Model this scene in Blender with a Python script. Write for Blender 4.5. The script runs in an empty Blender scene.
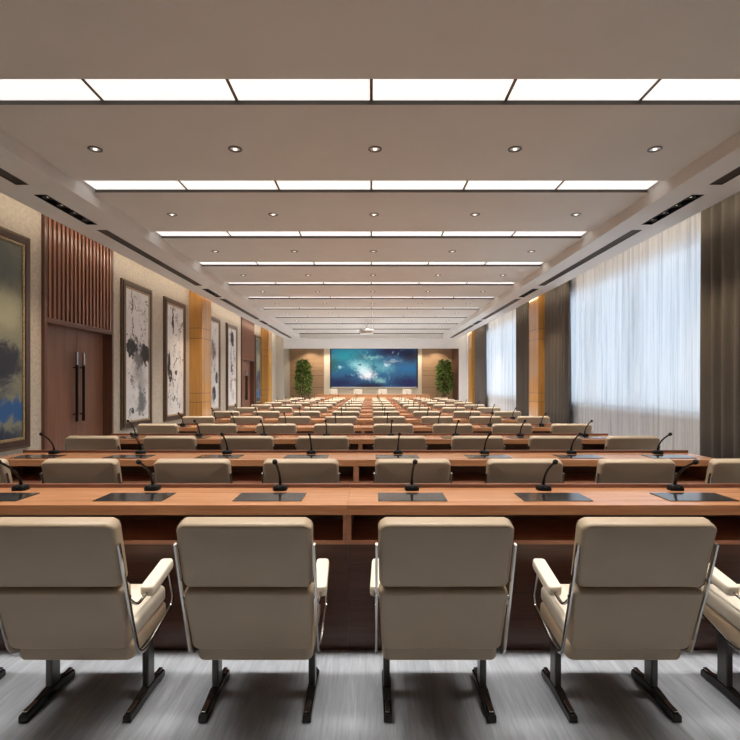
import bpy, bmesh, math, random
from mathutils import Vector, Matrix
random.seed(7)
PI = math.pi
scn = bpy.context.scene
COL = scn.collection

# ------------------------------------------------------------------ dimensions
H = 1.338                 # eye height
F = 500.0                 # focal length in pixels of a 740 px frame
S = 0.731                 # seat spacing
PITCH = 1.444             # row pitch
NROWS = 12
ZC = 3.858                # tray ceiling
ZS = 3.698                # soffit underside
XI, XO, XW = 3.665, 4.565, 4.95   # soffit inner edge, soffit outer edge, wall
YB, YA, YE = -9.0, 26.0, 28.1    # wall behind the viewer, alcove front, end wall

# ------------------------------------------------------------------ node helpers
def new_mat(name):
    m = bpy.data.materials.new(name); m.use_nodes = True
    nt = m.node_tree
    return m, nt, nt.nodes['Principled BSDF']
def N(nt, t, **kw):
    n = nt.nodes.new(t)
    for k, v in kw.items(): setattr(n, k, v)
    return n
def setv(n, **kw):
    for k, v in kw.items():
        n.inputs[k.replace('_', ' ')].default_value = v
def ramp(nt, fac, stops):
    r = N(nt, 'ShaderNodeValToRGB')
    el = r.color_ramp.elements
    while len(el) > 1: el.remove(el[-1])
    el[0].position, el[0].color = stops[0][0], (*stops[0][1], 1)
    for p, c in stops[1:]:
        e = el.new(p); e.color = (*c, 1)
    nt.links.new(fac, r.inputs[0])
    return r.outputs[0]
def coords(nt, scale=(1,1,1), loc=(0,0,0), rot=(0,0,0), which='Object'):
    tc = N(nt, 'ShaderNodeTexCoord'); mp = N(nt, 'ShaderNodeMapping')
    mp.inputs['Scale'].default_value = scale; mp.inputs['Location'].default_value = loc; mp.inputs['Rotation'].default_value = rot
    nt.links.new(tc.outputs[which], mp.inputs[0])
    return mp.outputs[0]
def noise(nt, vec, scale=5, detail=4, rough=.5, dist=0):
    n = N(nt, 'ShaderNodeTexNoise')
    n.inputs['Scale'].default_value = scale; n.inputs['Detail'].default_value = detail
    n.inputs['Roughness'].default_value = rough; n.inputs['Distortion'].default_value = dist
    nt.links.new(vec, n.inputs['Vector'])
    return n
def bump(nt, bsdf, h, strength=.2, dist=.005):
    b = N(nt, 'ShaderNodeBump'); b.inputs['Strength'].default_value = strength; b.inputs['Distance'].default_value = dist
    nt.links.new(h, b.inputs['Height']); nt.links.new(b.outputs[0], bsdf.inputs['Normal'])
def mat_plain(name, c, rough=.5, metal=0, vary=.06, spec=.5, nscale=14, bumps=0, coat=0):
    m, nt, b = new_mat(name)
    v = coords(nt)
    n = noise(nt, v, nscale, 3)
    lo = tuple(x*(1-vary) for x in c); hi = tuple(min(1, x*(1+vary)) for x in c)
    nt.links.new(ramp(nt, n.outputs['Fac'], [(.3, lo), (.7, hi)]), b.inputs['Base Color'])
    setv(b, Roughness=rough, Metallic=metal); b.inputs['Specular IOR Level'].default_value = spec
    b.inputs['Coat Weight'].default_value = coat
    if bumps:
        n2 = noise(nt, v, nscale*20, 2); bump(nt, b, n2.outputs['Fac'], bumps, .002)
    return m
def mat_wood(name, dark, mid, light, axis='X', rough=.35, scale=1.0, coat=.15, spec=.5):
    m, nt, b = new_mat(name)
    sc = {'X': (.35, 9, 9), 'Y': (9, .35, 9), 'Z': (9, 9, .35)}[axis]
    v = coords(nt, tuple(s*scale for s in sc))
    n = noise(nt, v, 3.0, 6, .62, .6)
    v2 = coords(nt, tuple(s*scale*6 for s in sc))
    n2 = noise(nt, v2, 4.0, 3, .5, 0)
    mx = N(nt, 'ShaderNodeMath', operation='MULTIPLY_ADD'); mx.inputs[1].default_value = .3
    nt.links.new(n2.outputs['Fac'], mx.inputs[0])
    m2 = N(nt, 'ShaderNodeMath', operation='MULTIPLY'); m2.inputs[1].default_value = .7
    nt.links.new(n.outputs['Fac'], m2.inputs[0]); nt.links.new(m2.outputs[0], mx.inputs[2])
    nt.links.new(ramp(nt, mx.outputs[0], [(.32, dark), (.5, mid), (.68, light)]), b.inputs['Base Color'])
    setv(b, Roughness=rough); b.inputs['Coat Weight'].default_value = coat; b.inputs['Coat Roughness'].default_value = .2
    b.inputs['Specular IOR Level'].default_value = spec
    return m
def mat_emit(name, c, s):
    m, nt, b = new_mat(name)
    setv(b, Roughness=.5); b.inputs['Base Color'].default_value = (.8, .8, .8, 1)
    b.inputs['Emission Color'].default_value = (*c, 1); b.inputs['Emission Strength'].default_value = s
    return m

# ------------------------------------------------------------------ materials
M = {}
M['plaster'] = mat_plain('ceiling_plaster', (.61, .58, .54), .85, vary=.02, nscale=2)
M['soffit'] = mat_plain('soffit_plaster', (.68, .65, .62), .8, vary=.02, nscale=2)
M['white_paint'] = mat_plain('white_paint', (.78, .76, .74), .7, vary=.02, nscale=3)
M['top_wood'] = mat_wood('desk_top_wood', (.33, .142, .062), (.45, .207, .096), (.56, .28, .138), 'X', .27, 1.0, .2)
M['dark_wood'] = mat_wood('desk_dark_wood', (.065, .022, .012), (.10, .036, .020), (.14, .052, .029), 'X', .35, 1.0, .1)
M['edge_wood'] = mat_wood('desk_edge_wood', (.24, .10, .055), (.34, .15, .085), (.42, .20, .12), 'X', .4, 1.4, .05)
M['ledge_wood'] = mat_wood('ledge_wood', (.13, .05, .028), (.18, .072, .042), (.23, .095, .058), 'X', .4, 1.4, .05)
M['door_wood'] = mat_wood('door_wood', (.13, .055, .031), (.18, .079, .046), (.225, .102, .060), 'Z', .4, .8, .1)
M['slat_wood'] = mat_wood('slat_wood', (.17, .066, .036), (.23, .092, .052), (.29, .125, .075), 'Z', .4, .8, .1)
M['casing_wood'] = mat_wood('casing_wood', (.085, .034, .02), (.115, .046, .027), (.15, .062, .037), 'Z', .4, .8, .1)
M['gold_wood'] = mat_wood('amber_veneer', (.42, .19, .045), (.55, .27, .07), (.66, .36, .10), 'Z', .22, .35, .5)
M['end_wood'] = mat_wood('tan_veneer', (.33, .20, .11), (.39, .245, .14), (.44, .28, .165), 'X', .45, .5, .1)
M['groove'] = mat_plain('groove_dark', (.09, .05, .03), .7)
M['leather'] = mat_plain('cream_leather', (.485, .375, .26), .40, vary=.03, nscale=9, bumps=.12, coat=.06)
M['cream_paint'] = mat_plain('cream_paint', (.78, .70, .57), .7, vary=.02)
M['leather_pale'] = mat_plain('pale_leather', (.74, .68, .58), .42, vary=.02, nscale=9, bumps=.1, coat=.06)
M['chrome'] = mat_plain('brushed_chrome', (.55, .54, .53), .18, 1, vary=.04)
M['dark_steel'] = mat_plain('dark_steel', (.045, .04, .038), .22, .6, vary=.1)
M['post_steel'] = mat_plain('post_steel', (.10, .095, .09), .3, .8, vary=.1)
M['black'] = mat_plain('black_plastic', (.006, .006, .0065), .45, vary=.1, spec=.2)
M['foam'] = mat_plain('black_foam', (.010, .010, .010), .9, vary=.2, nscale=300)
M['pad'] = mat_plain('glossy_black', (.022, .022, .023), .12, vary=.06, spec=.5)
M['grille'] = mat_plain('vent_dark', (.06, .048, .04), .6)
M['grille_slat'] = mat_plain('vent_slat', (.13, .11, .095), .5)
M['gilt'] = mat_plain('antique_gilt', (.48, .36, .21), .35, .6, vary=.25, nscale=30)
M['gilt_dark'] = mat_plain('bronze_gilt', (.15, .10, .06), .4, .5, vary=.3, nscale=30)
M['frame_dark'] = mat_wood('frame_walnut', (.03, .015, .009), (.055, .028, .018), (.09, .05, .03), 'Z', .3, 1.5, .3)
M['drape'] = mat_plain('taupe_drape', (.108, .090, .075), .85, vary=.08, nscale=60)
M['pot'] = mat_plain('white_ceramic', (.7, .68, .64), .3)
M['soil'] = mat_plain('soil', (.05, .03, .02), .9, vary=.3, nscale=60)
M['bark'] = mat_plain('bark', (.16, .10, .06), .85, vary=.3, nscale=40)
M['alu'] = mat_plain('white_aluminium', (.62, .62, .62), .4, .2)
M['mullion'] = mat_plain('window_frame_paint', (.55, .56, .58), .5)
M['panel'] = mat_emit('light_diffuser', (1.0, .98, .95), .95)
M['lamp'] = mat_emit('lamp_face', (1.0, .86, .72), 2.2)
M['liner'] = mat_plain('dark_liner', (.05, .036, .026), .6)
M['cove'] = mat_emit('cove_strip', (1.0, .86, .68), 20.0)

def leaf_mat():
    m, nt, b = new_mat('plant_leaf')
    n = noise(nt, coords(nt), 9, 3)
    nt.links.new(ramp(nt, n.outputs['Fac'], [(.34, (.015, .05, .010)), (.48, (.06, .14, .02)), (.64, (.38, .48, .10))]), b.inputs['Base Color'])
    setv(b, Roughness=.35)
    return m
M['leaf'] = leaf_mat()

def wallpaper():
    m, nt, b = new_mat('cream_wallpaper')
    v = coords(nt, (1, 1, 1))
    # fine chevron weave: wave along (y + |frac|) bands
    sx = N(nt, 'ShaderNodeSeparateXYZ'); nt.links.new(v, sx.inputs[0])
    pp = N(nt, 'ShaderNodeMath', operation='PINGPONG'); pp.inputs[1].default_value = .06
    nt.links.new(sx.outputs['Y'], pp.inputs[0])
    ad = N(nt, 'ShaderNodeMath', operation='ADD'); nt.links.new(pp.outputs[0], ad.inputs[0]); nt.links.new(sx.outputs['Z'], ad.inputs[1])
    ml = N(nt, 'ShaderNodeMath', operation='MULTIPLY'); ml.inputs[1].default_value = 190; nt.links.new(ad.outputs[0], ml.inputs[0])
    si = N(nt, 'ShaderNodeMath', operation='SINE'); nt.links.new(ml.outputs[0], si.inputs[0])
    n = noise(nt, v, 30, 3)
    md = N(nt, 'ShaderNodeMath', operation='MULTIPLY_ADD'); md.inputs[1].default_value = .12
    nt.links.new(si.outputs[0], md.inputs[0]); nt.links.new(n.outputs['Fac'], md.inputs[2])
    nt.links.new(ramp(nt, md.outputs[0], [(.3, (.40, .345, .28)), (.7, (.56, .495, .415))]), b.inputs['Base Color'])
    setv(b, Roughness=.75); bump(nt, b, md.outputs[0], .25, .003)
    return m
M['wallpaper'] = wallpaper()

def floor_mat():
    m, nt, b = new_mat('grey_streaked_stone')
    v = coords(nt, (7, .55, 1))
    n = noise(nt, v, 2.2, 8, .68, .5)
    v2 = coords(nt, (40, 2.5, 1)); n2 = noise(nt, v2, 2, 4, .6)
    mx = N(nt, 'ShaderNodeMath', operation='MULTIPLY_ADD'); mx.inputs[1].default_value = .35
    m2 = N(nt, 'ShaderNodeMath', operation='MULTIPLY'); m2.inputs[1].default_value = .65
    nt.links.new(n2.outputs['Fac'], mx.inputs[0]); nt.links.new(n.outputs['Fac'], m2.inputs[0]); nt.links.new(m2.outputs[0], mx.inputs[2])
    nt.links.new(ramp(nt, mx.outputs[0], [(.32, (.27, .29, .325)), (.45, (.38, .405, .45)), (.55, (.47, .50, .55)), (.68, (.62, .655, .71))]), b.inputs['Base Color'])
    setv(b, Roughness=.28); b.inputs['Specular IOR Level'].default_value = .5
    return m
M['floor'] = floor_mat()

def sheer_mat():
    m = bpy.data.materials.new('white_sheer'); m.use_nodes = True
    nt = m.node_tree; nt.nodes.clear()
    out = N(nt, 'ShaderNodeOutputMaterial')
    tr = N(nt, 'ShaderNodeBsdfTransparent'); tl = N(nt, 'ShaderNodeBsdfTranslucent'); df = N(nt, 'ShaderNodeBsdfDiffuse')
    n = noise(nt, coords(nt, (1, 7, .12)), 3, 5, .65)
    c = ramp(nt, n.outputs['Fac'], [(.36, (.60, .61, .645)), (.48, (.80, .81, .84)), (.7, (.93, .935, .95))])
    nt.links.new(c, tl.inputs[0]); nt.links.new(c, df.inputs[0]); tr.inputs[0].default_value = (.95, .97, 1, 1)
    a = N(nt, 'ShaderNodeMixShader'); a.inputs[0].default_value = .45
    nt.links.new(tl.outputs[0], a.inputs[1]); nt.links.new(df.outputs[0], a.inputs[2])
    bm_ = N(nt, 'ShaderNodeMixShader'); bm_.inputs[0].default_value = .90
    nt.links.new(tr.outputs[0], bm_.inputs[1]); nt.links.new(a.outputs[0], bm_.inputs[2])
    nt.links.new(bm_.outputs[0], out.inputs[0])
    return m
M['sheer'] = sheer_mat()
def glass_mat():
    m = bpy.data.materials.new('window_glass'); m.use_nodes = True
    nt = m.node_tree; nt.nodes.clear()
    out = N(nt, 'ShaderNodeOutputMaterial')
    tr = N(nt, 'ShaderNodeBsdfTransparent'); gl = N(nt, 'ShaderNodeBsdfGlossy'); gl.inputs['Roughness'].default_value = .02
    tr.inputs[0].default_value = (.93, .96, .97, 1)
    mx = N(nt, 'ShaderNodeMixShader'); mx.inputs[0].default_value = .06
    nt.links.new(tr.outputs[0], mx.inputs[1]); nt.links.new(gl.outputs[0], mx.inputs[2]); nt.links.new(mx.outputs[0], out.inputs[0])
    return m
M['glass'] = glass_mat()

def art_mat(name, base, blobs, seed, w, h, emit=0, splats=(), base_noise=None, rough=.6, axes='yz', streak=(1, 1)):
    """paint made of soft blobs (u, v, ru, rv, colour, softness, warp) on a surface of size w x h; u,v run -1..1"""
    m, nt, b = new_mat(name)
    tc = N(nt, 'ShaderNodeTexCoord'); sp = N(nt, 'ShaderNodeSeparateXYZ'); nt.links.new(tc.outputs['Object'], sp.inputs[0])
    cu = N(nt, 'ShaderNodeMath', operation='DIVIDE'); cu.inputs[1].default_value = w/2
    cv = N(nt, 'ShaderNodeMath', operation='DIVIDE'); cv.inputs[1].default_value = h/2
    nt.links.new(sp.outputs['Y' if axes == 'yz' else 'X'], cu.inputs[0]); nt.links.new(sp.outputs['Z'], cv.inputs[0])
    uv = N(nt, 'ShaderNodeCombineXYZ'); nt.links.new(cu.outputs[0], uv.inputs[0]); nt.links.new(cv.outputs[0], uv.inputs[1]); uv.inputs[2].default_value = seed
    st = N(nt, 'ShaderNodeMapping'); st.inputs['Scale'].default_value = (w/2*streak[0], h/2*streak[1], 1); nt.links.new(uv.outputs[0], st.inputs[0])
    col = None
    if base_noise:
        nn = noise(nt, st.outputs[0], base_noise[0], 5, .6, base_noise[1])
        col = ramp(nt, nn.outputs['Fac'], base_noise[2])
    else:
        rgb = N(nt, 'ShaderNodeRGB'); rgb.outputs[0].default_value = (*base, 1); col = rgb.outputs[0]
    warps = {}
    for i, (u, v, ru, rv, c, soft, warp) in enumerate(blobs):
        key = i % 3
        if key not in warps:
            mp = N(nt, 'ShaderNodeMapping'); mp.inputs['Location'].default_value = (key*3.7, key*1.3, seed)
            nt.links.new(st.outputs[0], mp.inputs[0])
            nz = noise(nt, mp.outputs[0], 3.2 + key*1.5, 7, .68, .6)
            sb = N(nt, 'ShaderNodeVectorMath', operation='SUBTRACT'); sb.inputs[1].default_value = (.5, .5, .5)
            nt.links.new(nz.outputs['Color'], sb.inputs[0]); warps[key] = sb.outputs[0]
        ws = N(nt, 'ShaderNodeVectorMath', operation='SCALE'); ws.inputs['Scale'].default_value = warp; nt.links.new(warps[key], ws.inputs[0])
        ad = N(nt, 'ShaderNodeVectorMath', operation='ADD'); nt.links.new(uv.outputs[0], ad.inputs[0]); nt.links.new(ws.outputs[0], ad.inputs[1])
        s2 = N(nt, 'ShaderNodeVectorMath', operation='SUBTRACT'); s2.inputs[1].default_value = (u, v, seed); nt.links.new(ad.outputs[0], s2.inputs[0])
        s3 = N(nt, 'ShaderNodeVectorMath', operation='MULTIPLY'); s3.inputs[1].default_value = (1/ru, 1/rv, 0); nt.links.new(s2.outputs[0], s3.inputs[0])
        ln = N(nt, 'ShaderNodeVectorMath', operation='LENGTH'); nt.links.new(s3.outputs[0], ln.inputs[0])
        mr = N(nt, 'ShaderNodeMapRange', interpolation_type='SMOOTHSTEP'); mr.inputs['From Min'].default_value = 1 - soft; mr.inputs['From Max'].default_value = 1.0
        mr.inputs['To Min'].default_value = 1; mr.inputs['To Max'].default_value = 0; nt.links.new(ln.outputs['Value'], mr.inputs['Value'])
        mx = N(nt, 'ShaderNodeMix', data_type='RGBA'); nt.links.new(mr.outputs[0], mx.inputs[0]); nt.links.new(col, mx.inputs[6]); mx.inputs[7].default_value = (*c, 1)
        col = mx.outputs[2]
    for (sc, t0, t1, c, of, ax, ay) in splats:
        mp = N(nt, 'ShaderNodeMapping'); mp.inputs['Location'].default_value = (of, of*2.3, seed); mp.inputs['Scale'].default_value = (ax, ay, 1)
        nt.links.new(st.outputs[0], mp.inputs[0])
        nz = noise(nt, mp.outputs[0], sc, 8, .62, 1.2)
        mr = N(nt, 'ShaderNodeMapRange', interpolation_type='SMOOTHSTEP'); mr.inputs['From Min'].default_value = t0; mr.inputs['From Max'].default_value = t1
        nt.links.new(nz.outputs['Fac'], mr.inputs['Value'])
        mx = N(nt, 'ShaderNodeMix', data_type='RGBA'); nt.links.new(mr.outputs[0], mx.inputs[0]); nt.links.new(col, mx.inputs[6]); mx.inputs[7].default_value = (*c, 1)
        col = mx.outputs[2]
    if emit:
        b.inputs['Base Color'].default_value = (.01, .01, .012, 1); nt.links.new(col, b.inputs['Emission Color']); b.inputs['Emission Strength'].default_value = emit
        setv(b, Roughness=.3)
    else:
        nt.links.new(col, b.inputs['Base Color']); setv(b, Roughness=rough)
    return m

# ------------------------------------------------------------------ mesh helpers
def add_box(bm, x0, x1, y0, y1, z0, z1, bev=0, seg=2, mi=0):
    vs = [bm.verts.new((x, y, z)) for z in (z0, z1) for y in (y0, y1) for x in (x0, x1)]
    fs = [bm.faces.new([vs[i] for i in q]) for q in ((0,2,3,1), (4,5,7,6), (0,1,5,4), (2,6,7,3), (0,4,6,2), (1,3,7,5))]
    for f in fs: f.material_index = mi
    if bev:
        es = list({e for f in fs for e in f.edges})
        bmesh.ops.bevel(bm, geom=es, offset=bev, segments=seg, affect='EDGES', profile=.5, clamp_overlap=True)
def add_tube(bm, pts, r, n=10, flat=None, caps=True, radii=None):
    """sweep a circle (or ellipse/rounded bar flat=(a,b)) along pts"""
    pts = [Vector(p) for p in pts]; rings = []
    t0 = (pts[1]-pts[0]).normalized()
    up = Vector((1, 0, 0)) if abs(t0.x) < .9 else Vector((0, 0, 1))
    nrm = (up - t0*up.dot(t0)).normalized()
    for i, p in enumerate(pts):
        if i == 0: t = t0
        elif i == len(pts)-1: t = (pts[-1]-pts[-2]).normalized()
        else: t = ((pts[i+1]-p).normalized() + (p-pts[i-1]).normalized()).normalized()
        nrm = (nrm - t*nrm.dot(t)).normalized(); bi = t.cross(nrm)
        rr = radii[i] if radii else r
        a, b_ = flat if flat else (rr, rr)
        ring = []
        for k in range(n):
            th = 2*PI*k/n; c, s = math.cos(th), math.sin(th)
            if flat:
                c = math.copysign(abs(c)**.35, c); s = math.copysign(abs(s)**.35, s)
            ring.append(bm.verts.new(p + nrm*(a*c) + bi*(b_*s)))
        rings.append(ring)
    for r0, r1 in zip(rings, rings[1:]):
        for k in range(n): bm.faces.new((r0[k], r0[(k+1) % n], r1[(k+1) % n], r1[k]))
    if caps: bm.faces.new(rings[0][::-1]); bm.faces.new(rings[-1])
def smooth_path(ctrl, r=.03, seg=5):
    """polyline with rounded corners"""
    P = [Vector(p) for p in ctrl]; out = [P[0]]
    for a, b_, c in zip(P, P[1:], P[2:]):
        d1 = (a-b_); d2 = (c-b_); q = min(r, d1.length*.45, d2.length*.45)
        s, e = b_+d1.normalized()*q, b_+d2.normalized()*q
        for i in range(seg+1):
            t = i/seg; out.append(s*(1-t)**2 + b_*2*t*(1-t) + e*t*t)
    out.append(P[-1]); return out
def add_lathe(bm, prof, n=24, c=(0, 0, 0), sy=1):
    rings = []
    for r, z in prof:
        rings.append([bm.verts.new((c[0]+r*math.cos(2*PI*k/n), c[1]+sy*r*math.sin(2*PI*k/n), c[2]+z)) for k in range(n)])
    for a, b_ in zip(rings, rings[1:]):
        for k in range(n): bm.faces.new((a[k], a[(k+1) % n], b_[(k+1) % n], b_[k]))
    if prof[0][0] > 1e-5: bm.faces.new(rings[0][::-1])
    if prof[-1][0] > 1e-5: bm.faces.new(rings[-1])
    bmesh.ops.remove_doubles(bm, verts=[v for r in rings for v in r], dist=1e-6)
def rrect(hx, hz, r, n=5):
    r = max(min(r, hx*.99, hz*.99), .0008); out = []
    for cx, cz, a0 in ((hx-r, hz-r, 0), (-hx+r, hz-r, PI/2), (-hx+r, -hz+r, PI), (hx-r, -hz+r, 1.5*PI)):
        for i in range(n+1):
            a = a0 + PI/2*i/n; out.append((cx+r*math.cos(a), cz+r*math.sin(a)))
    return out
def add_pillow(bm, w, h, t, r, e, puff=.01, puff_b=None, n=5, fn=None):
    """rounded cushion: w along x, h along z, t along y; e edge rounding, puff bulges the faces"""
    if puff_b is None: puff_b = puff
    rings = []
    m0 = min(w, h)/2
    def ring(a, y):
        vs = []
        for x, z in rrect(w/2-a, h/2-a, r-a, n):
            p = Vector((x, y, z)); vs.append(p)
        return vs
    lay = []
    ins = [.92, .7, .45, .22, .1]
    for f_ in ins: lay.append((m0*f_, -t/2 - puff_b*(1-(1-f_)**2.2)))
    for i in range(5):
        a = PI/2*(1-i/4); lay.append((e*(1-math.cos(a)), -t/2+e-e*math.sin(a)))
    for i in range(5):
        a = PI/2*(i/4); lay.append((e*(1-math.cos(a)), t/2-e+e*math.sin(a)))
    for f_ in ins[::-1]: lay.append((m0*f_, t/2 + puff*(1-(1-f_)**2.2)))
    for a, y in lay:
        vs = ring(a, y)
        if fn: vs = [fn(p) for p in vs]
        rings.append([bm.verts.new(p) for p in vs])
    k = len(rings[0])
    for a, b_ in zip(rings, rings[1:]):
        for i in range(k): bm.faces.new((a[i], b_[i], b_[(i+1) % k], a[(i+1) % k]))
    bm.faces.new(rings[0]); bm.faces.new(rings[-1][::-1])
def link(o, parent=None):
    COL.objects.link(o)
    if parent: o.parent = parent
    return o
def obj(name, bm, mat, parent=None, loc=None, smooth=False, sharp=35):
    bmesh.ops.recalc_face_normals(bm, faces=bm.faces)
    me = bpy.data.meshes.new(name); bm.to_mesh(me); bm.free()
    for m in (mat if isinstance(mat, (list, tuple)) else [mat]): me.materials.append(m)
    if smooth:
        me.polygons.foreach_set('use_smooth', [True]*len(me.polygons))
        try: me.set_sharp_from_angle(angle=math.radians(sharp))
        except Exception: pass
    o = bpy.data.objects.new(name, me)
    if loc: o.location = loc
    return link(o, parent)
def box_obj(name, mat, b, parent=None, bev=0):
    bm = bmesh.new(); add_box(bm, *b, bev=bev); return obj(name, bm, mat, parent)
def boxes_obj(name, mat, bs, parent=None, bev=0):
    bm = bmesh.new()
    for b in bs: add_box(bm, *b, bev=bev)
    return obj(name, bm, mat, parent)
def tag(o, label, cat, group=None):
    o['label'] = label; o['category'] = cat
    if group: o['group'] = group
    return o
def thing(name, label, cat, loc=(0, 0, 0), rz=0, group=None):
    o = bpy.data.objects.new(name, None); COL.objects.link(o); o.empty_display_size = .1
    o.location = loc; o.rotation_euler = (0, 0, rz)
    return tag(o, label, cat, group)
KIDS = {}
def kids(o): return [c for c in o.children]
def dup(root, loc, rz=None, label=None, group=None, scale=None):
    r = root.copy(); COL.objects.link(r); r.location = loc
    if rz is not None: r.rotation_euler = (0, 0, rz)
    if scale: r.scale = scale
    if label: r['label'] = label
    if group: r['group'] = group
    for ch in list(root.children):
        c = ch.copy(); COL.objects.link(c); c.parent = r
        for g in list(ch.children):
            d = g.copy(); COL.objects.link(d); d.parent = c
    return r
def struct(o): o['kind'] = 'structure'; return o
ORD = ['first', 'second', 'third', 'fourth', 'fifth', 'sixth', 'seventh', 'eighth', 'ninth', 'tenth', 'eleventh', 'twelfth', 'thirteenth', 'fourteenth']

# ------------------------------------------------------------------ the room
struct(box_obj('floor', M['floor'], (-5.4, 5.4, YB, YE+.2, -.1, 0)))
# left wall with two door openings (recess for the door leaves)
DOORS = [(7.54, 9.48), (19.0, 20.94)]
DZ = 2.30
lw = []
y = YB
for a, b_ in DOORS:
    lw.append((-XW-.35, -XW, y, a, 0, 4.1)); lw.append((-XW-.35, -XW, a, b_, DZ, 4.1)); y = b_
lw.append((-XW-.35, -XW, y, YA, 0, 4.1))
for a, b_ in DOORS: lw.append((-XW-.35, -XW-.30, a, b_, 0, DZ))
struct(boxes_obj('wall_left', M['wallpaper'], lw))
# right wall with window openings
WINS = [(5.75, 13.25), (15.0, 22.6)]
WZ0, WZ1 = .84, 3.60
rw = []; y = YB
for a, b_ in WINS:
    rw += [(XW, XW+.25, y, a, 0, 4.1), (XW, XW+.25, a, b_, 0, WZ0), (XW, XW+.25, a, b_, WZ1, 4.1)]; y = b_
rw.append((XW, XW+.25, y, YA, 0, 4.1))
struct(boxes_obj('wall_right', M['white_paint'], rw))
struct(box_obj('wall_back', M['door_wood'], (-XW-.35, XW+.25, YB-.1, YB, 0, 4.1)))
# end wall of the alcove: cream centre, tan veneered side panels
ew = boxes_obj('wall_end', M['cream_paint'], [(-XW-.35, XW+.25, YE, YE+.15, 0, 4.1)]); struct(ew)
struct(boxes_obj('wall_alcove_left', M['wallpaper'], [(-XW-.35, -4.565, YA, YE, 0, 3.95)]))
struct(boxes_obj('wall_alcove_right', [M['white_paint']], [(4.565, XW+.25, YA, YE, 0, 3.95)]))
# ceiling: boards between the light troughs, trough tops, pocket lids, alcove lid
STR0, SP, SD, NS = 4.13-2.067, 2.067, .385, 12
bs = []
y = YB
for i in range(NS):
    a = STR0 + SP*i
    bs.append((-XI, XI, y, a, ZC, ZC+.14)); y = a + SD
bs.append((-XI, XI, y, 25.7, ZC, ZC+.14))
bs.append((-XW-.35, XW+.25, YB-.1, YE+.15, ZC+.14, ZC+.25))
bs.append((-XI, XI, 25.7, YA, ZS, ZC+.14))
bs.append((-XW, XW, YA+.15, YE, 3.55, ZC+.14))
struct(boxes_obj('ceiling', M['plaster'], bs))
# bulkhead above the alcove
struct(boxes_obj('trim_1', M['white_paint'], [(-4.565, 4.565, YA, YA+.15, 3.19, 3.99)]))
# soffits, with slots left open for vents and spot boxes
BOX = [(6.23, 7.40), (12.40, 13.57), (18.62, 19.80)]
VENT = [(1.0, 5.92), (7.66, 11.98), (13.86, 18.25), (20.05, 25.5)]
S0, S1 = 4.05, 4.21
holes = sorted(BOX + VENT)
for k, s in ((2, -1), (3, 1)):
    bs = []
    dx = .055 if s > 0 else 0
    S0, S1, XO_ = 4.05-dx, 4.21-dx, XO-dx
    def sb(x0, x1, y0, y1, z0=ZS, z1=ZS+.06):
        bs.append((min(s*x0, s*x1), max(s*x0, s*x1), y0, y1, z0, z1))
    sb(XI, S0, YB, YA); sb(S1, XO_, YB, YA)
    y = YB
    for a, b_ in holes: sb(S0, S1, y, a); y = b_
    sb(S0, S1, y, YA)
    sb(XI, XI+.03, YB, YA, ZS+.06, ZC+.14)
    sb(XO_-.02, XO_, YB, YA, ZS+.06, ZS+.12)
    struct(boxes_obj('trim_%d' % k, M['soffit'], bs))

# cove light strips hidden in the wall pockets
for s, lab in ((-1, 'long warm cove light strip above the left wall pictures'), (1, 'long warm cove light strip above the window curtains')):
    t = thing('cove_light', lab, 'light strip', (s*(XO+.001)-(.055 if s > 0 else 0), 12, ZS+.062))
    box_obj('channel', M['alu'], ((0, .006) if s > 0 else (-.006, 0))+(-13.0, 13.9, 0, .05), t)
    box_obj('diffuser', M['cove'], ((.006, .018) if s > 0 else (-.018, -.006))+(-12.95, 13.85, .02, .045), t)

# ------------------------------------------------------------------ end wall panelling
def panels(parent_name, lab, x0, x1):
    t = thing(parent_name, lab, 'wall panelling', ((x0+x1)/2, YE, 0))
    w = (x1-x0)/2; zs = [0, 1.14, 1.82, 2.08, 3.54]
    for a, b_ in zip(zs, zs[1:]): box_obj('veneer_panel', M['end_wood'], (-w, w, -.06, -.012, a+.008, b_-.008), t, bev=.003)
    box_obj('backing', M['groove'], (-w, w, -.012, -.001, .002, 3.54), t)
panels('wall_panelling', 'tan wood wall panelling behind the plant left of the screen', -4.56, -2.66)
panels('wall_panelling', 'tan wood wall panelling behind the plant right of the screen', 2.84, 4.56)
t = thing('side_panelling', 'dark brown wood lining on the right side of the stage alcove', 'wall panelling', (4.565, (YA+YE)/2, 0))
box_obj('veneer_panel', M['casing_wood'], (-.03, -.001, -.95, .95, .004, 3.54), t)

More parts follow.
